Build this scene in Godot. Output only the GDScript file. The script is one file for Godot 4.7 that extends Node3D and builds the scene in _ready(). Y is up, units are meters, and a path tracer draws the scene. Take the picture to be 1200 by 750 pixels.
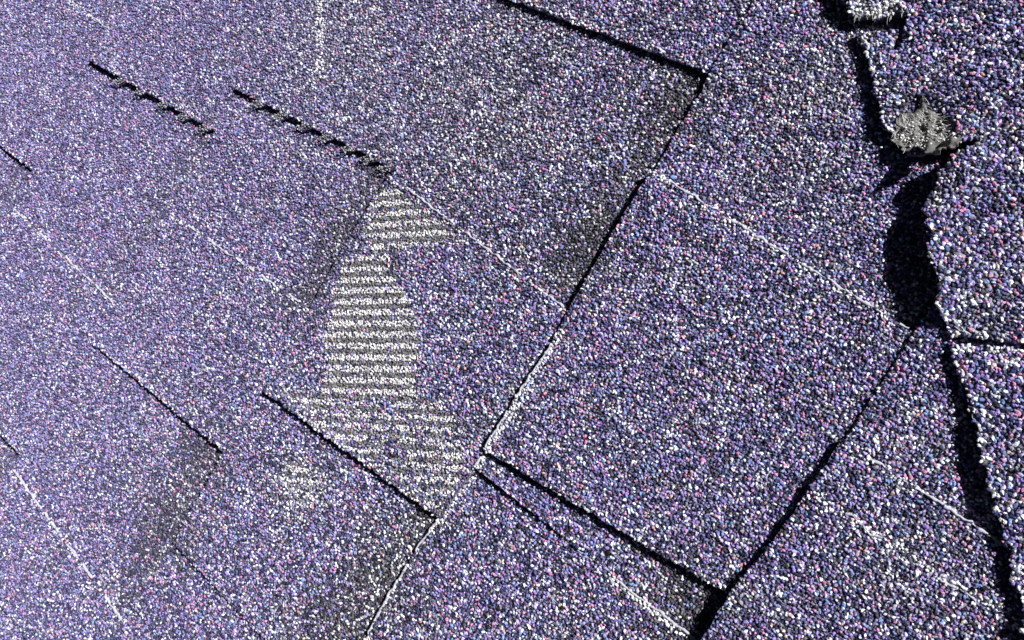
extends Node3D
# A worn laminated shingle roof seen from half a metre away, with a hip covered by cap shingles.
# Roof measures are millimetres in the plane of the roof slope: x runs down the slope,
# y along the courses (to the right when looking down the slope, so m() turns its sign), z out of the slope. Hip measures: s along the hip, d across it.

const EXPOSURE := 143.0            # visible height of one course
const CELL := 1.34                 # spacing of the mineral granules
const PITCH := 22.0
const CAM_POS := Vector3(-0.07842, 0.0, 0.44328)
const LIGHT_DIR := Vector3(1.05, 1.22, -1.0)

var rng := RandomNumberGenerator.new()
var wave := FastNoiseLite.new()     # gentle waviness of the sheets
var ragged := FastNoiseLite.new()   # ragged cut edges
var blend := FastNoiseLite.new()    # colour blend of the granules
var mottle := FastNoiseLite.new()
var roof_frame := Transform3D.IDENTITY
var cam_basis := Basis.IDENTITY
var granule_mesh: ArrayMesh
var granule_material: StandardMaterial3D
var asphalt: StandardMaterial3D
var felt_dark: StandardMaterial3D
var bases := []

# ---------------------------------------------------------------- course data
# butt line of each course: pairs (y, offset in x from k * 143)
var butt := {
	-1: [[-600, 0.0], [600, 0.0]],
	0: [[-300, 1.5], [-97, 1.9], [-73, 2.8], [-43, -0.7], [8, -2.0], [61, -2.0], [300, -2.0]],
	1: [[-400, 1.0], [-200, 1.0], [-183, 2.5], [-150, 2.8], [-129, 1.0], [-112, 0.4], [-91, -1.6], [-54, -1.6], [-32, -2.6], [-15, -1.0], [1, 0.0], [30, 1.6], [73, 1.8], [130, 3.2], [300, 3.0]],
	2: [[-500, 1.0], [-289, 1.0], [-249, -2.0], [-185, 0.8], [-140, -4.0], [-111, -1.8], [-84, 0.5], [-42, 3.0], [5, 1.0], [300, 0.0]],
	3: [[-600, 2.0], [-285, 3.0], [-192, -4.0], [-164, 3.0], [-34, 0.5], [300, 0.0]],
	4: [[-600, 0.0], [-159, -2.0], [-131, 0.8], [300, 0.0]],
}
# shingles of each course: y range, height of the sheet at its head and, by y, at its butt
var sheets := {
	-1: [{"y0": -700.0, "y1": 420.0, "zh": 0.0, "ze": [[-700, 5.4], [4, 5.0], [12, 6.3], [700, 6.3]]}],
	0: [{"y0": -101.0, "y1": 520.0, "zh": 0.0, "ze": [[-101, 3.8], [-92, 2.4], [-2, 2.4], [20, 1.3], [118, 3.0], [132, 5.4], [500, 5.6]]},
		{"y0": -720.0, "y1": -101.4, "zh": 1.2, "ze": [[-700, 1.7], [-140, 1.6], [-101, 0.7]]}],
	1: [{"y0": -248.0, "y1": 520.0, "zh": 0.0, "ze": [[-248, 1.4], [-190, 2.2], [-137, 2.0], [-130, -0.3], [-6, -0.3], [6, 2.4], [500, 2.6]]},
		{"y0": -295.0, "y1": -248.4, "zh": -1.2, "ze": [[-700, -0.2], [700, -0.2]]},
		{"y0": -900.0, "y1": -295.4, "zh": -2.2, "ze": [[-700, -1.0], [700, -1.0]]}],
	2: [{"y0": -900.0, "y1": 520.0, "zh": 0.0, "ze": [[-700, 2.3], [-196, 2.3], [-186, 0.3], [-45, 0.3], [-36, 2.6], [500, 2.6]]}],
	3: [{"y0": -900.0, "y1": 520.0, "zh": 0.0, "ze": [[-700, 1.0], [-136, 1.0], [-128, 2.4], [500, 2.4]]}],
	4: [{"y0": -900.0, "y1": 520.0, "zh": 0.0, "ze": [[-700, 3.0], [700, 3.0]]}],
	5: [{"y0": -900.0, "y1": 520.0, "zh": 0.0, "ze": [[-700, 3.0], [700, 3.0]]}],
}
# raised tabs: y of both sides at the head and at the butt, thickness at head and butt
var tabs := {
	-1: [{"lo0": -122.0, "hi0": 3.0, "lo1": -130.0, "hi1": 7.6, "h0": 3.2, "h1": 3.2}],
	0: [{"lo0": -75.5, "hi0": 62.0, "lo1": -90.5, "hi1": 72.2, "h0": 4.2, "h1": 3.2}],
	1: [{"lo0": 127.9, "hi0": 270.0, "lo1": 120.0, "hi1": 275.0, "h0": 3.6, "h1": 2.8},
		{"lo0": -133.2, "hi0": -8.7, "lo1": -142.1, "hi1": 2.2, "h0": 3.3, "h1": 3.0}],
	2: [{"lo0": 6.4, "hi0": 140.0, "lo1": -3.0, "hi1": 130.0, "h0": 3.3, "h1": 3.6},
		{"lo0": -186.0, "hi0": -87.9, "lo1": -193.0, "hi1": -93.9, "h0": 2.9, "h1": 2.1},
		{"lo0": -362.0, "hi0": -304.0, "lo1": -360.0, "hi1": -292.0, "h0": 1.6, "h1": 2.0}],
	3: [{"lo0": -32.9, "hi0": 90.0, "lo1": -41.0, "hi1": 84.0, "h0": 3.2, "h1": 3.8},
		{"lo0": -283.0, "hi0": -163.4, "lo1": -292.0, "hi1": -160.4, "h0": 2.4, "h1": 2.6}],
	4: [{"lo0": -130.5, "hi0": -14.5, "lo1": -133.0, "hi1": -10.5, "h0": 2.8, "h1": 3.0}],
	5: [{"lo0": -260.0, "hi0": -120.0, "lo1": -268.0, "hi1": -112.0, "h0": 3.0, "h1": 3.0}],
}
# where added dabs break the slot shadow below a tab into dashes (x, by course)
var dabs := {3: [533.7, 510.4, 484.0, 460.9, 439.0], 2: [405.8, 383.1, 362.9, 343.3, 323.7, 306.5, 292.0]}
# ---------------------------------------------------------------- hip data (s, d)
var cap_upper := PackedVector2Array([Vector2(-420, 53), Vector2(-300, 53), Vector2(-218, 53), Vector2(-203, 54.5), Vector2(-192.5, 55.5),
	Vector2(-188, 68), Vector2(-184.6, 79.5), Vector2(-177, 75.8), Vector2(-169, 71.6), Vector2(-169.6, 68.4), Vector2(-176, 70), Vector2(-179, 72.4), Vector2(-182.6, 65), Vector2(-186, 57.2),
	Vector2(-182, 56.5), Vector2(-165, 57.4), Vector2(-148, 56), Vector2(-137, 56.3), Vector2(-131.5, 59.5), Vector2(-125, 63), Vector2(-120, 63.5),
	Vector2(-118.5, 66), Vector2(-118, 72), Vector2(-117.2, 81), Vector2(-115.8, 90), Vector2(-113.4, 88), Vector2(-112, 81), Vector2(-107.8, 74.5), Vector2(-101.2, 69), Vector2(-96.8, 65), Vector2(-93, 62.4), Vector2(-90, 61.6),
	Vector2(-82, 61), Vector2(-72, 60), Vector2(-53.5, 58), Vector2(-40, 57.4), Vector2(-37.2, 57.6),
	Vector2(-33.2, 68), Vector2(-27.2, 82), Vector2(-17, 106), Vector2(-9.5, 124), Vector2(-4, 140), Vector2(4, 215), Vector2(-420, 215)])
var cap_lower := PackedVector2Array([Vector2(-33.6, 58), Vector2(-23.7, 57.7), Vector2(-9.3, 57.2), Vector2(18.7, 56.8), Vector2(52, 56.1), Vector2(82, 54.7), Vector2(150, 54), Vector2(420, 54),
	Vector2(420, 215), Vector2(5, 215), Vector2(-3, 140), Vector2(-8.3, 124), Vector2(-15.2, 106), Vector2(-24.6, 82), Vector2(-29.6, 68)])
var cap_edge_height := [[-420, 10.5], [-205, 10.5], [-193, 9.6], [-182, 8.6], [-160, 6.6], [-148, 7.8], [-124, 8.0], [-116, 9.5], [-104, 10.5], [-98, 8.0], [-93, 9.0], [-90, 12.6], [-86, 13.2], [-60, 13.0], [-47, 12.6], [-44, 11.0], [-41, 8.4], [-20, 9.0], [-2, 9.4], [2, 11.0], [60, 10.0], [120, 9.6], [420, 9.6]]
var felt_patch := PackedVector2Array([Vector2(-133.8, 59.1), Vector2(-138.0, 62.7), Vector2(-139.7, 66.0), Vector2(-137.2, 69.0), Vector2(-140.8, 72.1), Vector2(-144.2, 75.4), Vector2(-137.3, 75.5), Vector2(-131.6, 78.3), Vector2(-126.0, 79.6), Vector2(-119.9, 79.4), Vector2(-114.6, 85.0), Vector2(-112.3, 80.5), Vector2(-114.0, 76.5), Vector2(-111.8, 72.5), Vector2(-115.8, 69.8), Vector2(-119.4, 68.5), Vector2(-122.8, 65.1), Vector2(-121.4, 61.9), Vector2(-125.7, 60.4), Vector2(-127.4, 58.0)])
# worn places: stripes of bare pale filler, and where the blend turns grey or dark (x, y, radius)
var stripes := []
var grey_spots := [[372, 55, 62], [270, 62, 62], [174, -161, 20], [136, -179, 16], [93, 132, 32], [143, -66, 16], [228, -170, 23], [-43, -16, 23], [94, 178, 18], [-22, 79, 10], [20, 116, 9], [161, -8, 9], [1, -71, 9]]
var dark_spots := [[26, -89, 21], [154, 24, 22], [150, 106, 18], [292, -48, 24], [294, -84, 20], [299, -199, 27], [301, -238, 28], [274, -249, 15], [144, -140, 16], [158, -188, 25], [172, -215, 20], [303, 4, 14]]

func _ready() -> void:
	rng.seed = 71
	for pair in [[wave, 0.013], [ragged, 0.22], [blend, 0.022], [mottle, 0.11]]:
		pair[0].noise_type = FastNoiseLite.TYPE_SIMPLEX_SMOOTH
		pair[0].frequency = pair[1]
	ragged.fractal_octaves = 3
	wave.fractal_octaves = 2
	blend.seed = 5; mottle.seed = 9; ragged.seed = 12

	var p := deg_to_rad(PITCH)
	roof_frame = Transform3D(Basis(Vector3(cos(p), -sin(p), 0), Vector3(0, 0, -1), Vector3(sin(p), cos(p), 0)), Vector3(0, 4.2, 0))
	cam_basis = Basis(Vector3(-0.7265265, -0.5266036, -0.4414157), Vector3(0.4832743, -0.8482647, 0.2165479), Vector3(-0.4884723, -0.0559971, 0.8707808))
	cam_basis = cam_basis.orthonormalized()

	var cam := Camera3D.new()
	cam.name = "camera"
	cam.transform = roof_frame * Transform3D(cam_basis, CAM_POS)
	cam.fov = rad_to_deg(2.0 * atan(375.0 / 1150.0))
	cam.near = 0.01
	cam.far = 6000.0
	add_child(cam)
	cam.current = true

	var env := Environment.new()
	env.background_mode = Environment.BG_SKY
	var sky_mat := ProceduralSkyMaterial.new()
	sky_mat.sky_top_color = Color(0.26, 0.32, 0.46)
	sky_mat.sky_horizon_color = Color(0.45, 0.58, 0.78)
	sky_mat.sky_curve = 0.12
	sky_mat.ground_bottom_color = Color(0.10, 0.10, 0.09)
	sky_mat.ground_horizon_color = Color(0.40, 0.48, 0.58)
	sky_mat.sky_energy_multiplier = 0.28
	sky_mat.ground_energy_multiplier = 0.34
	var sky := Sky.new()
	sky.sky_material = sky_mat
	env.sky = sky
	env.ambient_light_source = Environment.AMBIENT_SOURCE_SKY
	env.tonemap_mode = Environment.TONE_MAPPER_LINEAR
	env.tonemap_exposure = 1.65
	env.sdfgi_enabled = true
	env.ssao_enabled = true
	env.ssil_enabled = true
	var we := WorldEnvironment.new()
	we.name = "world_environment"
	we.environment = env
	add_child(we)

	var sun := DirectionalLight3D.new()
	sun.name = "sun"
	var dir := (roof_frame.basis * LIGHT_DIR).normalized()
	sun.basis = Basis.looking_at(dir, Vector3.UP)
	sun.light_energy = 1.6
	sun.light_color = Color(1.0, 0.99, 0.975)
	sun.light_angular_distance = 0.5
	sun.shadow_enabled = true
	add_child(sun)

	make_materials()
	make_granule()
	for poly in [
		[Vector2(289, -5), Vector2(272, -2.5), Vector2(219, -7), Vector2(250, -28), Vector2(268, -41), Vector2(283, -32)],
		[Vector2(283, -56), Vector2(263, -37), Vector2(219, -55), Vector2(192, -92), Vector2(222, -108), Vector2(244, -122), Vector2(266, -94)],
		[Vector2(205, -96), Vector2(180, -84), Vector2(155, -92), Vector2(143, -112), Vector2(146, -133), Vector2(178, -134)],
		[Vector2(274, -137), Vector2(222, -106), Vector2(196, -110), Vector2(188, -135), Vector2(230, -139)]]:
		stripes.append(PackedVector2Array(poly))

	# the ground far below the roof
	var ground := MeshInstance3D.new()
	ground.name = "ground"
	var gp := PlaneMesh.new()
	gp.size = Vector2(4000, 4000)
	ground.mesh = gp
	ground.material_override = noise_material(Color(0.16, 0.22, 0.10), Color(0.26, 0.30, 0.16), 0.02, 0.25)
	ground.set_meta("kind", "structure")
	add_child(ground)

	var roof := Node3D.new()
	roof.name = "shingle_roof"
	roof.transform = roof_frame
	roof.set_meta("label", "violet-grey granule-coated asphalt shingle roof slope with raised tabs in staggered courses")
	roof.set_meta("category", "roof")
	roof.set_meta("kind", "thing")
	add_child(roof)
	var hip := Node3D.new()
	hip.name = "hip_capping"
	hip.transform = roof_frame
	hip.set_meta("label", "raised band of torn cap shingles down the right side, casting a jagged black shadow")
	hip.set_meta("category", "hip capping")
	hip.set_meta("kind", "thing")
	add_child(hip)

	build_deck(roof)
	var holders := {}
	for k in range(-1, 6):
		build_course(k, roof, holders)
	build_caps(hip, holders)
	scatter(holders)
	build_slot_dabs(holders)
	build_worn_lit_edges(holders)
	build_nail(holders)
	build_torn_felt(holders)

# ---------------------------------------------------------------- helpers
func lin(table: Array, v: float) -> float:
	if v <= table[0][0]:
		return table[0][1]
	for i in range(1, table.size()):
		if v <= table[i][0]:
			return lerpf(table[i - 1][1], table[i][1], (v - table[i - 1][0]) / (table[i][0] - table[i - 1][0]))
	return table[-1][1]

func butt_x(k: int, y: float) -> float:
	var off := 0.0
	if butt.has(k):
		off = lin(butt[k], y)
	return k * EXPOSURE + off + ragged.get_noise_2d(y, k * 57.0) * 0.9

func sheet_z(k: int, sh: Dictionary, x: float, y: float) -> float:
	var x0 := butt_x(k, y)
	var x1 := butt_x(k + 1, y)
	var t := (x - x0) / (x1 - x0)
	return sh.zh + (lin(sh.ze, y) - sh.zh) * t - maxf(0.0, x0 - x) * 0.14 + wave.get_noise_2d(x, y + k * 211.0) * 0.55

func tab_range(k: int, tb: Dictionary, x: float, y: float) -> Vector2:
	var x0 := butt_x(k, y)
	var x1 := butt_x(k + 1, y)
	var t := clampf((x - x0) / (x1 - x0), -0.05, 1.0)
	return Vector2(lerpf(tb.lo0, tb.lo1, t) + ragged.get_noise_2d(x, tb.lo0) * 1.1, lerpf(tb.hi0, tb.hi1, t) + ragged.get_noise_2d(x, tb.hi0 + 40.0) * 1.1)

func tab_thick(k: int, tb: Dictionary, x: float) -> float:
	return lerpf(tb.h0, tb.h1, clampf((x - k * EXPOSURE) / EXPOSURE, 0.0, 1.0))

func to_hip(x: float, y: float) -> Vector2:
	return Vector2(-(x + y) * 0.70710678, (y - x) * 0.70710678)

func from_hip(s: float, d: float) -> Vector2:
	return Vector2((-s - d) * 0.70710678, (d - s) * 0.70710678)

func cap_z(s: float, d: float) -> float:
	var base := lerpf(8.6, lin(cap_edge_height, s), exp(-maxf(d - 57.0, 0.0) / 22.0))
	var z := base + 0.045 * (d - 57.0)
	if d > 118.0:                       # the cap bends over the hip
		var e := d - 118.0
		z -= 0.5 * e * e / (e + 26.0) * 1.05
	z += wave.get_noise_2d(s * 1.6, d * 1.6 + 900.0) * 0.8
	# the torn corner stands up
	z += 4.8 * exp(-(Vector2((s + 107.0) / 10.0, (d - 80.0) / 14.0).length_squared()))
	# the broken-off chip lies a little lower than the cap round it
	if s > -190.0 and s < -168.0 and d < 78.0:
		z -= 1.6 * smoothstep(-168.0, -173.0, s) * smoothstep(78.0, 74.0, d)
	# hollow where the top layer is torn out
	var q := Vector2((s + 128.0) / 14.0, (d - 70.0) / 11.5).length()
	z -= 2.6 * smoothstep(1.25, 0.85, q)
	return z

func m(v: Vector3) -> Vector3:
	return Vector3(v.x, -v.y, v.z) * 0.001

func commit(st: SurfaceTool, called: String, mat: Material, parent: Node3D) -> MeshInstance3D:
	var o := MeshInstance3D.new()
	o.name = numbered(called, parent)
	o.mesh = st.commit()
	o.material_override = mat
	parent.add_child(o, true)
	return o

func numbered(called: String, parent: Node) -> String:
	if not parent.has_node(NodePath(called)):
		return called
	var i := 1
	while parent.has_node(NodePath("%s_%03d" % [called, i])):
		i += 1
	return "%s_%03d" % [called, i]

func quad(st: SurfaceTool, a: Vector3, b: Vector3, c: Vector3, d: Vector3) -> void:
	for v in [a, c, b, a, d, c]:
		st.add_vertex(v)

# a sheet from a grid of top points, with sides of its own thickness and an underside
func slab(grid: Array, thick: float) -> SurfaceTool:
	var st := SurfaceTool.new()
	st.begin(Mesh.PRIMITIVE_TRIANGLES)
	var nr := grid.size()
	var nc: int = grid[0].size()
	var down := Vector3(0, 0, -thick)
	st.set_smooth_group(1)
	for i in nr - 1:
		for j in nc - 1:
			quad(st, m(grid[i][j]), m(grid[i][j + 1]), m(grid[i + 1][j + 1]), m(grid[i + 1][j]))
	st.set_smooth_group(-1)
	for i in nr - 1:
		for j in [0, nc - 1]:
			var a: Vector3 = grid[i][j]
			var b: Vector3 = grid[i + 1][j]
			if j == 0:
				quad(st, m(a), m(b), m(b + down), m(a + down))
			else:
				quad(st, m(b), m(a), m(a + down), m(b + down))
	for j in nc - 1:
		for i in [0, nr - 1]:
			var a: Vector3 = grid[i][j]
			var b: Vector3 = grid[i][j + 1]
			if i == 0:
				quad(st, m(b), m(a), m(a + down), m(b + down))
			else:
				quad(st, m(a), m(b), m(b + down), m(a + down))
	quad(st, m(grid[0][0] + down), m(grid[nr - 1][0] + down), m(grid[nr - 1][nc - 1] + down), m(grid[0][nc - 1] + down))
	st.generate_normals()
	return st

# ---------------------------------------------------------------- materials
func noise_material(a: Color, b: Color, freq: float, scale: float) -> StandardMaterial3D:
	var n := FastNoiseLite.new()
	n.frequency = freq
	n.fractal_octaves = 5
	var t := NoiseTexture2D.new()
	t.width = 512; t.height = 512; t.seamless = true; t.noise = n
	var g := Gradient.new()
	g.colors = PackedColorArray([a, b])
	t.color_ramp = g
	var mat := StandardMaterial3D.new()
	mat.albedo_texture = t
	mat.uv1_triplanar = true
	mat.uv1_scale = Vector3.ONE * scale
	mat.roughness = 0.95
	return mat

func make_materials() -> void:
	granule_material = StandardMaterial3D.new()
	granule_material.vertex_color_use_as_albedo = true
	granule_material.roughness = 0.62
	granule_material.metallic_specular = 0.45
	# bitumen with crushed mineral pressed into it
	var n := FastNoiseLite.new()
	n.noise_type = FastNoiseLite.TYPE_CELLULAR
	n.cellular_return_type = FastNoiseLite.RETURN_CELL_VALUE
	n.frequency = 0.11
	n.fractal_type = FastNoiseLite.FRACTAL_NONE
	var t := NoiseTexture2D.new()
	t.width = 1024; t.height = 1024; t.seamless = true; t.noise = n
	var g := Gradient.new()
	g.interpolation_mode = Gradient.GRADIENT_INTERPOLATE_CONSTANT
	var offs := PackedFloat32Array()
	var cols := PackedColorArray()
	for i in 40:
		offs.append(i / 40.0)
		cols.append(pick_colour(0.75, 0.06).lerp(Color(0.19, 0.165, 0.345), 0.3).linear_to_srgb())
	g.offsets = offs
	g.colors = cols
	t.color_ramp = g
	var h := FastNoiseLite.new()
	h.noise_type = FastNoiseLite.TYPE_CELLULAR
	h.cellular_return_type = FastNoiseLite.RETURN_DISTANCE
	h.frequency = 0.11
	h.fractal_type = FastNoiseLite.FRACTAL_NONE
	var nt := NoiseTexture2D.new()
	nt.width = 1024; nt.height = 1024; nt.seamless = true; nt.noise = h
	nt.as_normal_map = true; nt.bump_strength = 14.0
	asphalt = StandardMaterial3D.new()
	asphalt.albedo_texture = t
	asphalt.albedo_color = Color(0.80, 0.80, 0.80)
	asphalt.normal_enabled = true
	asphalt.normal_texture = nt
	asphalt.uv1_triplanar = true
	asphalt.uv1_scale = Vector3.ONE * 7.0
	asphalt.roughness = 0.85
	felt_dark = noise_material(Color(0.10, 0.095, 0.09), Color(0.20, 0.19, 0.18), 0.05, 40.0)

# mineral colours, linear: purple runs from the neutral to the violet blend, dark to the shadow band
func pick_colour(purple: float, dark: float) -> Color:
	var r := rng.randf()
	var c: Color
	if rng.randf() < dark:
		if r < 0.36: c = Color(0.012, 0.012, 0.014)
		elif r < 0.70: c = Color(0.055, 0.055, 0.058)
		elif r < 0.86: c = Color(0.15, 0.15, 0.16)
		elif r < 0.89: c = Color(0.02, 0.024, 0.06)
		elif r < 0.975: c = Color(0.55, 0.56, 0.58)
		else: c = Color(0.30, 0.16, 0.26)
	elif rng.randf() < purple:
		if r < 0.19: c = Color(0.014, 0.016, 0.070)
		elif r < 0.36: c = Color(0.075, 0.08, 0.19)
		elif r < 0.57: c = Color(0.25, 0.175, 0.47)
		elif r < 0.67: c = Color(0.15, 0.24, 0.47)
		elif r < 0.79: c = Color(0.44, 0.385, 0.64)
		elif r < 0.875: c = Color(0.66, 0.72, 0.88)
		elif r < 0.935: c = Color(0.48, 0.19, 0.36)
		elif r < 0.955: c = Color(0.50, 0.28, 0.28)
		else: c = Color(0.010, 0.010, 0.016)
	else:
		if r < 0.14: c = Color(0.016, 0.019, 0.07)
		elif r < 0.30: c = Color(0.08, 0.09, 0.16)
		elif r < 0.50: c = Color(0.25, 0.25, 0.30)
		elif r < 0.62: c = Color(0.27, 0.25, 0.46)
		elif r < 0.68: c = Color(0.44, 0.45, 0.52)
		elif r < 0.84: c = Color(0.70, 0.74, 0.84)
		elif r < 0.88: c = Color(0.52, 0.21, 0.32)
		elif r < 0.90: c = Color(0.62, 0.54, 0.44)
		else: c = Color(0.012, 0.012, 0.016)
	var f := rng.randf_range(0.75, 1.25)
	return Color(minf(c.r * f, 0.9), minf(c.g * f, 0.9), minf(c.b * f, 0.9))

# one crushed mineral grain
func make_granule() -> void:
	var phi := (1.0 + sqrt(5.0)) / 2.0
	var vs := [Vector3(-1, phi, 0), Vector3(1, phi, 0), Vector3(-1, -phi, 0), Vector3(1, -phi, 0), Vector3(0, -1, phi), Vector3(0, 1, phi), Vector3(0, -1, -phi), Vector3(0, 1, -phi), Vector3(phi, 0, -1), Vector3(phi, 0, 1), Vector3(-phi, 0, -1), Vector3(-phi, 0, 1)]
	for i in 12:
		vs[i] = vs[i].normalized() * rng.randf_range(0.72, 1.18)
	var f := [0, 11, 5, 0, 5, 1, 0, 1, 7, 0, 7, 10, 0, 10, 11, 1, 5, 9, 5, 11, 4, 11, 10, 2, 10, 7, 6, 7, 1, 8, 3, 9, 4, 3, 4, 2, 3, 2, 6, 3, 6, 8, 3, 8, 9, 4, 9, 5, 2, 4, 11, 6, 2, 10, 8, 6, 7, 9, 8, 1]
	var st := SurfaceTool.new()
	st.begin(Mesh.PRIMITIVE_TRIANGLES)
	st.set_smooth_group(-1)
	for i in range(0, f.size(), 3):
		for j in [0, 2, 1]:
			st.add_vertex(vs[f[i + j]] * 0.001)
	st.generate_normals()
	granule_mesh = st.commit()
	for i in 512:
		var b := Basis.from_euler(Vector3(rng.randf_range(-PI, PI), rng.randf_range(-PI, PI), rng.randf_range(-PI, PI)))
		bases.append(b * Basis.from_scale(Vector3(1.22, 0.84, 0.62)))

# ---------------------------------------------------------------- roof
func build_deck(roof: Node3D) -> void:
	var st := SurfaceTool.new()
	st.begin(Mesh.PRIMITIVE_TRIANGLES)
	# boards under the shingles, cut along the hip (x = -y - ... at d = 140)
	var top := [Vector3(-1400, -1203, -6), Vector3(1400, -1203, -6), Vector3(1400, 1597, -6)]
	for z in [0.0, -22.0]:
		var q := []
		for v in top:
			q.append(m(v + Vector3(0, 0, z)))
		if z == 0.0:
			for v in [q[0], q[1], q[2]]: st.add_vertex(v)
		else:
			for v in [q[0], q[2], q[1]]: st.add_vertex(v)
	for i in 3:
		var a: Vector3 = top[i]
		var b: Vector3 = top[(i + 1) % 3]
		quad(st, m(a), m(b), m(b + Vector3(0, 0, -22)), m(a + Vector3(0, 0, -22)))
	st.generate_normals()
	commit(st, "roof_deck", noise_material(Color(0.42, 0.31, 0.19), Color(0.55, 0.43, 0.28), 0.01, 2.0), roof)
	# the slope beyond the hip falls away from it
	var far_slope := []
	for i in 2:
		var row := []
		for j in 2:
			var s := -1500.0 if j == 0 else 1500.0
			var d := 139.0 if i == 0 else 1500.0
			var q := from_hip(s, d)
			row.append(Vector3(q.x, q.y, -2.0 if i == 0 else -720.0))
		far_slope.append(row)
	commit(slab(far_slope, 12.0), "far_slope", asphalt, roof)

func build_course(k: int, roof: Node3D, holders: Dictionary) -> void:
	var i := 0
	for sh in sheets[k]:
		var grid := []
		var y_step := 4.0 if k < 5 else 12.0
		var y0: float = sh.y0
		var y1: float = sh.y1
		# stop at the hip: x >= y - 170
		var ny := int((y1 - y0) / y_step)
		for a in 13:
			var row := []
			for b in ny + 1:
				var y := lerpf(y0, y1, float(b) / ny)
				var x0 := butt_x(k, y) - 24.0
				var x1 := butt_x(k + 1, y)
				var t := a / 12.0
				var x := lerpf(x0, x1, t)
				var yy := minf(y, x + 190.0)
				row.append(Vector3(x, yy, sheet_z(k, sh, x, yy)))
			grid.append(row)
		var o := commit(slab(grid, 2.2), "shingle", asphalt, roof)
		holders["s%d_%d" % [k, i]] = o
		i += 1
	i = 0
	for tb in tabs[k]:
		var grid := []
		for a in 49:
			var t := a / 48.0
			var row := []
			for b in 33:
				var ym := lerpf(lerpf(tb.lo0, tb.lo1, t), lerpf(tb.hi0, tb.hi1, t), b / 32.0)
				var x := lerpf(butt_x(k, ym) - 1.0, butt_x(k + 1, ym) + 0.5, t)
				var rg := tab_range(k, tb, x, ym)
				var y := lerpf(rg.x, rg.y, b / 32.0)
				row.append(Vector3(x, y, tab_z(k, tb, x, y)))
			grid.append(row)
		var o := commit(slab(grid, 2.9), "shingle_tab", asphalt, roof)
		holders["t%d_%d" % [k, i]] = o
		i += 1

func tab_z(k: int, tb: Dictionary, x: float, y: float) -> float:
	var sh: Dictionary = sheets[k][0]
	for c in sheets[k]:
		if y >= c.y0 and y <= c.y1:
			sh = c
	return sheet_z(k, sh, x, y) + tab_thick(k, tb, x) + wave.get_noise_2d(x * 2.0 + 300.0, y * 2.0) * 0.25

# ---------------------------------------------------------------- hip caps
func build_caps(hip: Node3D, holders: Dictionary) -> void:
	var labels := ["upper cap shingle with a torn-out patch of bare felt and a curled edge", ""]
	var n := 0
	for poly in [cap_upper, cap_lower]:
		var edge := PackedVector2Array()
		for i in poly.size():
			var a: Vector2 = poly[i]
			var b: Vector2 = poly[(i + 1) % poly.size()]
			var c := int(maxf(1.0, a.distance_to(b) / 2.0))
			if a.distance_to(b) > 120.0:
				c = int(a.distance_to(b) / 12.0)
			for j in c:
				var q := a.lerp(b, float(j) / c)
				if q.y < 130.0:
					q += Vector2(ragged.get_noise_2d(q.x * 1.7, q.y * 1.7), ragged.get_noise_2d(q.x * 1.7 + 70.0, q.y * 1.7)) * 1.3 + Vector2(0.35, 1.0) * ragged.get_noise_2d(q.x * 0.5, q.y * 0.5 + 300.0) * 2.2
				edge.append(q)
		var pts := edge.duplicate()
		for s in range(-418, 420, 4):
			for d in range(58, 214, 4):
				var q := Vector2(s + (d % 8) * 0.25, d)
				if Geometry2D.is_point_in_polygon(q, edge):
					pts.append(q)
		var tri := Geometry2D.triangulate_delaunay(pts)
		var st := SurfaceTool.new()
		st.begin(Mesh.PRIMITIVE_TRIANGLES)
		st.set_smooth_group(1)
		for i in range(0, tri.size(), 3):
			var a: Vector2 = pts[tri[i]]
			var b: Vector2 = pts[tri[i + 1]]
			var c: Vector2 = pts[tri[i + 2]]
			if not Geometry2D.is_point_in_polygon((a + b + c) / 3.0, edge):
				continue
			var va := cap_point(a)
			var vb := cap_point(b)
			var vc := cap_point(c)
			if (vb - va).cross(vc - va).z > 0.0:
				for v in [va, vb, vc]: st.add_vertex(m(v))
				for v in [va, vc, vb]: st.add_vertex(m(v + Vector3(0, 0, -2.8)))
			else:
				for v in [va, vc, vb]: st.add_vertex(m(v))
				for v in [va, vb, vc]: st.add_vertex(m(v + Vector3(0, 0, -2.8)))
		st.set_smooth_group(-1)
		for i in edge.size():
			var a := cap_point(edge[i])
			var b := cap_point(edge[(i + 1) % edge.size()])
			quad(st, m(a), m(b), m(b + Vector3(0, 0, -2.8)), m(a + Vector3(0, 0, -2.8)))
		st.generate_normals()
		var o := commit(st, "cap_shingle", asphalt, hip)
		if labels[n]:
			o.set_meta("label", labels[n])
		holders["c%d" % n] = o
		holders["edge%d" % n] = edge
		n += 1

func cap_point(q: Vector2) -> Vector3:
	var w := from_hip(q.x, q.y)
	return Vector3(w.x, w.y, cap_z(q.x, q.y))

# ---------------------------------------------------------------- granules
func in_frame(x: float, y: float, margin: float) -> bool:
	var c := (m(Vector3(x, y, 3.0)) - CAM_POS) * cam_basis
	if c.z > -0.01:
		return false
	var u := 600.0 + 1150.0 * c.x / -c.z
	var v := 375.0 - 1150.0 * c.y / -c.z
	return u > -margin and u < 1200.0 + margin and v > -margin and v < 750.0 + margin

func spot(list: Array, x: float, y: float) -> float:
	var w := 0.0
	for q in list:
		var dx: float = x - q[0]
		var dy: float = y - q[1]
		var r: float = q[2]
		var e := (dx * dx + dy * dy) / (r * r)
		if e < 4.0:
			w = maxf(w, exp(-e * 1.3))
	return w

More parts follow.
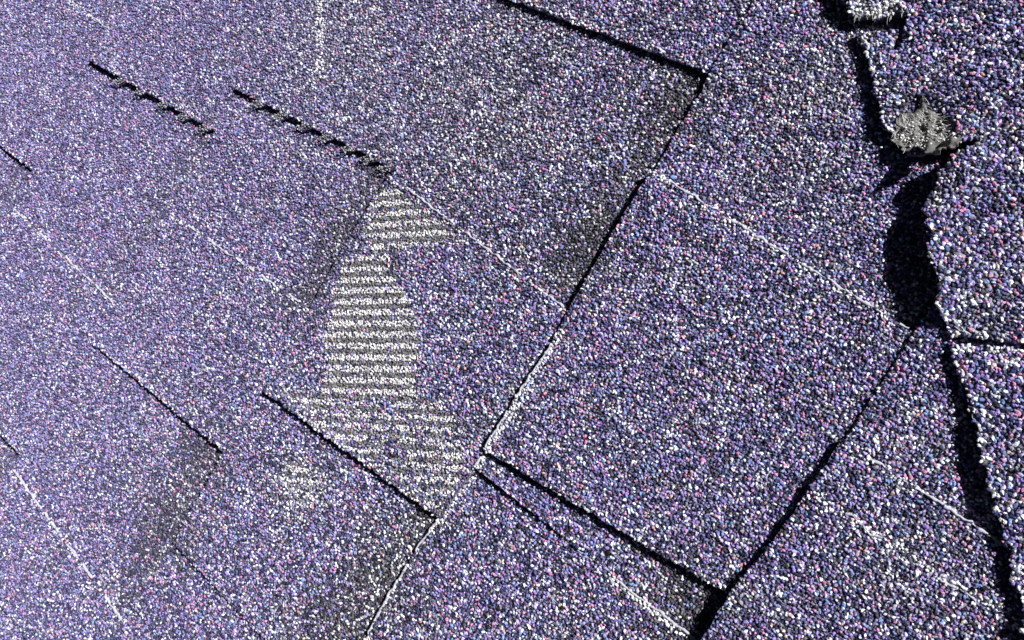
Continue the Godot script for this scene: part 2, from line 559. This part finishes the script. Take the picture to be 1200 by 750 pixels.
func scatter(holders: Dictionary) -> void:
	var lists := {}
	var x := -240.0
	while x < 850.0:
		var y := -540.0
		while y < 360.0:
			var px := x + rng.randf_range(-0.5, 0.5) * CELL
			var py := y + rng.randf_range(-0.5, 0.5) * CELL
			y += CELL
			var centre := Vector2(170, -25)
			var off := Vector2(px, py) - centre
			var reach := centre + off * maxf(0.0, 1.0 - 115.0 / maxf(off.length(), 1.0))
			if not in_frame(reach.x, reach.y, 12.0):
				continue
			place(px, py, lists, holders)
		x += CELL
	var total := 0
	for key in lists:
		var items: Array = lists[key]
		total += items.size()
		var mm := MultiMesh.new()
		mm.transform_format = MultiMesh.TRANSFORM_3D
		mm.use_colors = true
		mm.mesh = granule_mesh
		mm.instance_count = items.size()
		for i in items.size():
			mm.set_instance_transform(i, items[i][0])
			mm.set_instance_color(i, items[i][1])
		var o := MultiMeshInstance3D.new()
		o.name = "granules"
		o.multimesh = mm
		o.material_override = granule_material
		o.set_meta("kind", "stuff")
		holders[key].add_child(o, true)
	print("granules ", total)

func place(x: float, y: float, lists: Dictionary, holders: Dictionary) -> void:
	var key := ""
	var z := 0.0
	var size := 0.88
	var purple := clampf(0.74 + blend.get_noise_2d(x, y) * 0.6 + mottle.get_noise_2d(x, y) * 0.4 + 0.3 * smoothstep(260.0, 620.0, x), 0.12, 1.0)
	var dark := 0.06
	var pale := 0.0
	var h := to_hip(x, y)
	if h.y > 50.0:
		for n in 2:
			if Geometry2D.is_point_in_polygon(h, holders["edge%d" % n]):
				key = "c%d" % n
		if key != "":
			if Geometry2D.is_point_in_polygon(h, felt_patch):
				if h.x < -134.0 + mottle.get_noise_2d(x * 2.0, y * 2.0) * 9.0 or rng.randf() < 0.28:
					return
				var g := rng.randf_range(0.45, 0.9) if rng.randf() < 0.6 else rng.randf_range(0.015, 0.10)
				if not lists.has(key):
					lists[key] = []
				lists[key].append([Transform3D(bases[rng.randi() % 512] * Basis.from_scale(Vector3.ONE * rng.randf_range(0.35, 0.7)), m(felt_point(h) + Vector3(0, 0, 0.2))), Color(g, g, g)])
				return
			var q := Vector2((h.x + 128.0) / 14.0, (h.y - 70.0) / 11.5).length()
			if q < 1.2 and rng.randf() < 0.6:
				return
			z = cap_z(h.x, h.y)
			size = 1.04
			if h.y < 59.5 or (absf(h.x + 33.0 - (h.y - 57.0) * 0.43) < 7.0 and h.y < 125.0):
				pale = 0.35
			if h.x < -183.0 - (h.y - 57.0) * 0.1 and h.x > -212.0 and h.y < 79.0 + mottle.get_noise_2d(x, y) * 6.0:
				pale = 0.5
		elif h.y > 84.0:
			return
	if key == "":
		var k := int(floor((x + 10.0) / EXPOSURE))
		if x < butt_x(k, y): k -= 1
		elif x >= butt_x(k + 1, y): k += 1
		if k < -1 or k > 5:
			return
		var x0 := butt_x(k, y)
		var i := 0
		for tb in tabs[k]:
			var rg := tab_range(k, tb, x, y)
			if y > rg.x and y < rg.y:
				key = "t%d_%d" % [k, i]
				z = tab_z(k, tb, x, y)
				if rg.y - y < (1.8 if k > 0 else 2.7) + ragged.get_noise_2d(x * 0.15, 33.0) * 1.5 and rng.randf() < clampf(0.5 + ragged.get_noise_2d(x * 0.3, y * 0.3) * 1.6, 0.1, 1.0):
					pale = 0.6  # sunlit rim of the tab lightened in the granule colour
				if y - rg.x < 3.0:
					pale = 0.2
				break
			i += 1
		if key == "":
			i = 0
			for sh in sheets[k]:
				if y > sh.y0 and y <= sh.y1:
					key = "s%d_%d" % [k, i]
					z = sheet_z(k, sh, x, y)
					if i == 0 and dabs.has(k):
						var dz := on_dab(k, tabs[k][0], x, y)
						if dz > -900.0:
							z = dz
							size = 0.6
							pale = -1.0 if tab_range(k, tabs[k][0], x, y).x - y < 4.6 else 0.0
					for tb in tabs[k]:
						var over := y - tab_range(k, tb, x, y).y
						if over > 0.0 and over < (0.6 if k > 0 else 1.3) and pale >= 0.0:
							pale = 0.5  # the painted sunlit edge carried onto granules beside the tab
					break
				i += 1
			if key == "":
				return
			if k == 1 and y > -4.0 and y < 128.0:
				dark += 0.14
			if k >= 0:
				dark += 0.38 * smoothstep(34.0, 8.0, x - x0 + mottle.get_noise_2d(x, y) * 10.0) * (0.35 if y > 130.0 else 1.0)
			if k == 0 and Vector2(x - 60.4, y + 94.4).length() < 2.0:
				return
		if k == 0 and y < -18.0 and y > -135.0 and butt_x(1, y) - x < 3.5:
			pale = 0.8
		if k == 0 and y < -100.0 and butt_x(1, y) - x < 1.2 + ragged.get_noise_2d(y * 0.3, 8.0) * 3.0:
			pale = 0.6
		if absf(x - 147.0 - 6.0) < 10.0 and y < -128.0:
			pale = maxf(pale, 0.15)
			dark += 0.2
		# scuffs, and one sunlit shingle edge painted pale
		if k == -1 and absf(y + 18.5 + ragged.get_noise_2d(x * 0.3, 5.0) * 2.0) < 2.2:
			pale = maxf(pale, 0.45)
		if k == 0 and y < -101.4 and y > -104.5 and x < 56.0:
			pale = 0.8
		if k == 2 and absf(x - 372.0 - (y - 32.0) * 0.82) < 4.0 and y > 30.0:
			pale = maxf(pale, 0.4)
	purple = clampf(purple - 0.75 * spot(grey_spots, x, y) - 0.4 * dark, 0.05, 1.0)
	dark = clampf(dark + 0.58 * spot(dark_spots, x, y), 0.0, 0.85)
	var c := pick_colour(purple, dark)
	# bare filler showing through in bands
	var wob := Vector2(x, y) + Vector2(ragged.get_noise_2d(x * 0.35, y * 0.35), ragged.get_noise_2d(x * 0.35 + 90.0, y * 0.35)) * 4.0 + Vector2(rng.randf_range(-2.6, 2.6), rng.randf_range(-2.6, 2.6))
	var band := 0.0
	for i in (stripes.size() if x > 130.0 and x < 300.0 else 0):
		if Geometry2D.is_point_in_polygon(wob, stripes[i]):
			band = [0.84, 0.88, 0.62, 0.6][i]
	band = maxf(band, 0.65 * spot([[228, -170, 15]], x, y))
	c = c.lerp(Color(0.19, 0.165, 0.345), 0.02 + 0.26 * smoothstep(120.0, 480.0, x))
	if pale < 0.0:
		var dv := rng.randf_range(0.22, 0.42)
		c = Color(dv, dv, dv * 1.08)
	elif rng.randf() < band:
		size *= 0.8
		c = filler(x, y)
		# finer grit between
		for n in 2:
			var gx := x + rng.randf_range(-0.6, 0.6)
			var gy := y + rng.randf_range(-0.6, 0.6)
			if not lists.has(key):
				lists[key] = []
			lists[key].append([Transform3D(bases[rng.randi() % 512] * Basis.from_scale(Vector3.ONE * rng.randf_range(0.4, 0.62)), m(Vector3(gx, gy, z + 0.3))), filler(gx, gy)])
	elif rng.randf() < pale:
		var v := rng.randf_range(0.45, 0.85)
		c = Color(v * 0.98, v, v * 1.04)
	var r := size * rng.randf_range(0.68, 1.28)
	if rng.randf() < 0.02:
		r *= 1.35
	if not lists.has(key):
		lists[key] = []
	var b: Basis = bases[rng.randi() % 512]
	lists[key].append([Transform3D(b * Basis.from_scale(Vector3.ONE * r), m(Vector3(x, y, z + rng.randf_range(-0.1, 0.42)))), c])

# pale and grey filler lie in bands
func filler(x: float, y: float) -> Color:
	var ph := sin((x * 0.502 + y * 0.865) / 6.35 * TAU)
	var v := rng.randf_range(0.42, 0.80) if ph > -0.05 else rng.randf_range(0.06, 0.26)
	return Color(v, v, v * 1.01)

# ---------------------------------------------------------------- small parts
func build_slot_dabs(holders: Dictionary) -> void:
	for k in dabs:
		var tb: Dictionary = tabs[k][0]
		for x in dabs[k]:
			var y0 := tab_range(k, tb, x, tb.lo0).x
			# slanted dab added across the slot so its shadow reads dashed
			var grid := []
			for a in 5:
				var row := []
				for b in 5:
					var u := a / 2.0 - 1.0
					var v := b / 2.0 - 1.0
					row.append(Vector3(x + u * 3.6 - v * 3.6, y0 - 2.2 + v * 2.6, dab_z(k, tb, x, y0) - 0.5 - 0.2 * u * u - 1.1 * (1.0 - v)))
				grid.append(row)
			commit(slab(grid, 1.6), "added_dab", asphalt, holders["t%d_0" % k])

# sunlight on tab edges painted as pale strips; the seam and scuff are worn
func build_worn_lit_edges(holders: Dictionary) -> void:
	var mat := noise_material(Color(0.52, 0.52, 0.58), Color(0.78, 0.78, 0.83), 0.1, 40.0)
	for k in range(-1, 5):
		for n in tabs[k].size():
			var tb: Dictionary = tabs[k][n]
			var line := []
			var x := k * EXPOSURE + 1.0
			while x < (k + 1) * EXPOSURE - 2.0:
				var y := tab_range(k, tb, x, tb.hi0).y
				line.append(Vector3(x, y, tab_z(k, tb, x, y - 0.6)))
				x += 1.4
			worn_lit_line(line, mat, holders["t%d_%d" % [k, n]], 0.70 if k > 0 else 0.85, Vector3(0, 1, 0), 0.0)
	var seam := []
	var y := -14.0
	while y > -240.0:
		seam.append(Vector3(butt_x(1, y) + 0.1, y, (tab_z(0, tabs[0][0], butt_x(1, y) - 0.5, y) if y > -90.0 else sheet_z(0, sheets[0][0 if y > -101.0 else 1], butt_x(1, y) - 0.5, y))))
		y -= 1.3
	worn_lit_line(seam, mat, holders["s0_1"], 0.8, Vector3(1, 0, 0), 0.0)
	var lip := []
	var x := 84.0
	while x > 1.0:
		lip.append(Vector3(x, -101.3 + ragged.get_noise_2d(x * 0.4, 71.0) * 1.6, sheet_z(0, sheets[0][1], x, -102.0)))
		x -= 1.4
	worn_lit_line(lip, mat, holders["s0_1"], 0.85, Vector3(0, 1, 0), -0.1)
	var scuff := []
	x = -6.0
	while x > -88.0:
		scuff.append(Vector3(x, -18.8 + ragged.get_noise_2d(x * 0.4, 17.0) * 2.4, tab_z(-1, tabs[-1][0], x, -19.0)))
		x -= 1.4
	worn_lit_line(scuff, mat, holders["t-1_0"], 0.7, Vector3(0, 1, 0), 0.08)

func worn_lit_line(line: Array, mat: Material, parent: Node3D, width: float, across: Vector3, cut: float) -> void:
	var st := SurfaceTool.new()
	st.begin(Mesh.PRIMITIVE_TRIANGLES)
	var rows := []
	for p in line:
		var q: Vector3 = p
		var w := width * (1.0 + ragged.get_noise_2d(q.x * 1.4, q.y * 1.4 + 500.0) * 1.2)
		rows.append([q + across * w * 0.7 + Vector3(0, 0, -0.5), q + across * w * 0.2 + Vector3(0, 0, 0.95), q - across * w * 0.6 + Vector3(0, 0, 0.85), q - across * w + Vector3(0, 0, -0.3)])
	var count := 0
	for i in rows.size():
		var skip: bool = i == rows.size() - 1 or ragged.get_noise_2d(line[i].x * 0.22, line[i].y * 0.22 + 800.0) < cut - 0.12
		if skip:                          # a gap ends this length of pale edge
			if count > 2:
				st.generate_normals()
				commit(st, "worn_lit_edge", mat, parent)
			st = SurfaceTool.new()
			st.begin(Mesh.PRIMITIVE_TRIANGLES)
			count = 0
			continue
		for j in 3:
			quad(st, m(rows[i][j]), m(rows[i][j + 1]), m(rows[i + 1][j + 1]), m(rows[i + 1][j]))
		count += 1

func dab_z(k: int, tb: Dictionary, x: float, y0: float) -> float:
	return tab_z(k, tb, x, y0 + 1.0) + 0.85

func on_dab(k: int, tb: Dictionary, x: float, y: float) -> float:
	if not dabs.has(k):
		return -1000.0
	var y0 := tab_range(k, tb, x, tb.lo0).x
	if y > y0 or y < y0 - 8.0:
		return -1000.0
	for c in dabs[k]:
		if absf(x - c + 1.4 * (maxf(y - y0, -4.4) + 2.2)) < 4.2:
			return dab_z(k, tb, x, y0) - 3.5 * (y0 - y) / 8.0
	return -1000.0

func build_nail(holders: Dictionary) -> void:
	var mat := StandardMaterial3D.new()
	mat.albedo_color = Color(0.10, 0.085, 0.08)
	mat.roughness = 0.7
	mat.metallic = 0.6
	var z := sheet_z(0, sheets[0][0], 60.4, -94.4)
	var st := SurfaceTool.new()
	st.begin(Mesh.PRIMITIVE_TRIANGLES)
	var ring := [[0.0, 0.35], [1.2, 0.30], [1.5, 0.05], [1.5, -0.6]]
	for i in 3:
		for a in 16:
			var p0 := TAU * a / 16.0
			var p1 := TAU * (a + 1) / 16.0
			var o := Vector3(60.4, -94.4, z)
			quad(st, m(o + Vector3(cos(p0) * ring[i][0], sin(p0) * ring[i][0], ring[i][1])), m(o + Vector3(cos(p1) * ring[i][0], sin(p1) * ring[i][0], ring[i][1])),
				m(o + Vector3(cos(p1) * ring[i + 1][0], sin(p1) * ring[i + 1][0], ring[i + 1][1])), m(o + Vector3(cos(p0) * ring[i + 1][0], sin(p0) * ring[i + 1][0], ring[i + 1][1])))
	st.generate_normals()
	commit(st, "nail_head", mat, holders["s0_0"])

func fibre(st: SurfaceTool, a: Vector3, b: Vector3, lift: float, r: float) -> void:
	var mid := (a + b) * 0.5 + Vector3(rng.randf_range(-1, 1), rng.randf_range(-1, 1), lift)
	var pts := [a, a * 0.25 + b * 0.25 + mid * 0.5, b * 0.75 + mid * 0.25 + Vector3(0, 0, lift * 0.2), b]
	var n1 := (b - a).cross(Vector3(0, 0, 1)).normalized() * r
	var n2 := Vector3(0, 0, r)
	for i in 3:
		var w0 := 1.0 if i == 0 else 0.9
		var w1 := 0.3 if i == 2 else 0.9
		for q in 3:
			var a0 := TAU * q / 3.0
			var a1 := TAU * (q + 1) / 3.0
			quad(st, m(pts[i] + (n1 * cos(a0) + n2 * sin(a0)) * w0), m(pts[i] + (n1 * cos(a1) + n2 * sin(a1)) * w0), m(pts[i + 1] + (n1 * cos(a1) + n2 * sin(a1)) * w1), m(pts[i + 1] + (n1 * cos(a0) + n2 * sin(a0)) * w1))

func build_torn_felt(holders: Dictionary) -> void:
	var pale := noise_material(Color(0.08, 0.08, 0.08), Color(0.70, 0.70, 0.70), 0.3, 30.0)
	var fibre_mat := StandardMaterial3D.new()
	fibre_mat.albedo_color = Color(0.88, 0.88, 0.88)
	fibre_mat.roughness = 0.8
	# a lifted pad of bare fibre mat
	var edge := PackedVector2Array()
	for i in felt_patch.size():
		var a: Vector2 = felt_patch[i]
		var b: Vector2 = felt_patch[(i + 1) % felt_patch.size()]
		var c := int(maxf(2.0, a.distance_to(b) / 0.9))
		for j in c:
			var q := a.lerp(b, float(j) / c)
			edge.append(q + Vector2(ragged.get_noise_2d(q.x * 3.0, q.y * 3.0), ragged.get_noise_2d(q.x * 3.0 + 50.0, q.y * 3.0)) * 2.6)
	var pts := edge.duplicate()
	for a in range(-145, -110):
		for b in range(56, 84):
			var q := Vector2(a + 0.4 * (b % 2), b)
			if Geometry2D.is_point_in_polygon(q, edge):
				pts.append(q)
	var tri := Geometry2D.triangulate_delaunay(pts)
	var st := SurfaceTool.new()
	st.begin(Mesh.PRIMITIVE_TRIANGLES)
	for i in range(0, tri.size(), 3):
		var q := [pts[tri[i]], pts[tri[i + 1]], pts[tri[i + 2]]]
		if not Geometry2D.is_point_in_polygon((q[0] + q[1] + q[2]) / 3.0, edge):
			continue
		var v := [felt_point(q[0]), felt_point(q[1]), felt_point(q[2])]
		var order := [0, 1, 2] if (v[1] - v[0]).cross(v[2] - v[0]).z > 0.0 else [0, 2, 1]
		for j in order: st.add_vertex(m(v[j]))
		for j in [order[0], order[2], order[1]]: st.add_vertex(m(v[j] + Vector3(0, 0, -1.6)))
	for i in edge.size():
		var a := felt_point(edge[i])
		var b := felt_point(edge[(i + 1) % edge.size()])
		quad(st, m(a), m(b), m(b + Vector3(0, 0, -1.6)), m(a + Vector3(0, 0, -1.6)))
	st.generate_normals()
	var o := commit(st, "torn_felt", pale, holders["c0"])
	o.set_meta("label", "bare grey fibre mat of the torn patch")
	# loose fibres over the pad and at the frayed edges
	var fs := SurfaceTool.new()
	fs.begin(Mesh.PRIMITIVE_TRIANGLES)
	for i in 700:
		var q := Vector2(rng.randf_range(-144, -111), rng.randf_range(57, 84))
		if not Geometry2D.is_point_in_polygon(q, felt_patch) or q.x > -125.0 + rng.randf_range(-6.0, 4.0):
			continue
		var ang := rng.randf_range(-1.0, 1.0) + 0.35 + (q.y - 70.0) * 0.07
		var e := q + Vector2(cos(ang), sin(ang)) * rng.randf_range(2.0, 4.6)
		var pa := felt_point(q)
		var w := from_hip(e.x, e.y)
		fibre(fs, pa + Vector3(0, 0, 0.1), Vector3(w.x, w.y, felt_point(e).z + rng.randf_range(-0.3, 0.5)), rng.randf_range(0.1, 0.9), rng.randf_range(0.035, 0.08))
	for i in 34:                      # fringe over the break above the chip
		var d := rng.randf_range(57, 79)
		var s := lerpf(-192.5, -184.6, (d - 55.5) / 24.0) - rng.randf_range(0.5, 3.0)
		var w0 := from_hip(s, d)
		var w1 := from_hip(s + rng.randf_range(2.0, 5.0), d + rng.randf_range(-2.5, 1.5))
		fibre(fs, Vector3(w0.x, w0.y, cap_z(s, d) + 0.5), Vector3(w1.x, w1.y, cap_z(s, d) + rng.randf_range(-0.4, 1.0)), rng.randf_range(0.0, 0.8), rng.randf_range(0.04, 0.08))
	for i in 14:                      # fringe at the lap further down
		var d := rng.randf_range(60, 100)
		var s := -33.5 + (d - 68.0) * 0.43 - 2.0
		var w0 := from_hip(s - 1.5, d)
		var w1 := from_hip(s + rng.randf_range(1.0, 2.5), d + rng.randf_range(1.0, 5.0))
		fibre(fs, Vector3(w0.x, w0.y, cap_z(s, d) + 0.6), Vector3(w1.x, w1.y, cap_z(s, d) + 0.5), 0.5, rng.randf_range(0.1, 0.18))
	fs.generate_normals()
	var fo := commit(fs, "loose_fibres", fibre_mat, holders["c0"])
	fo.set_meta("kind", "stuff")

func felt_point(q: Vector2) -> Vector3:
	var w := from_hip(q.x, q.y)
	var u := Vector2((q.x + 128.0) / 14.0, (q.y - 70.0) / 11.5).length()
	return Vector3(w.x, w.y, cap_z(q.x, q.y) + 1.4 + 0.9 * maxf(0.0, 1.0 - u * u) + 4.6 * smoothstep(-124.0, -114.0, q.x) + ragged.get_noise_2d(q.x * 0.7, q.y * 0.7) * 2.6)
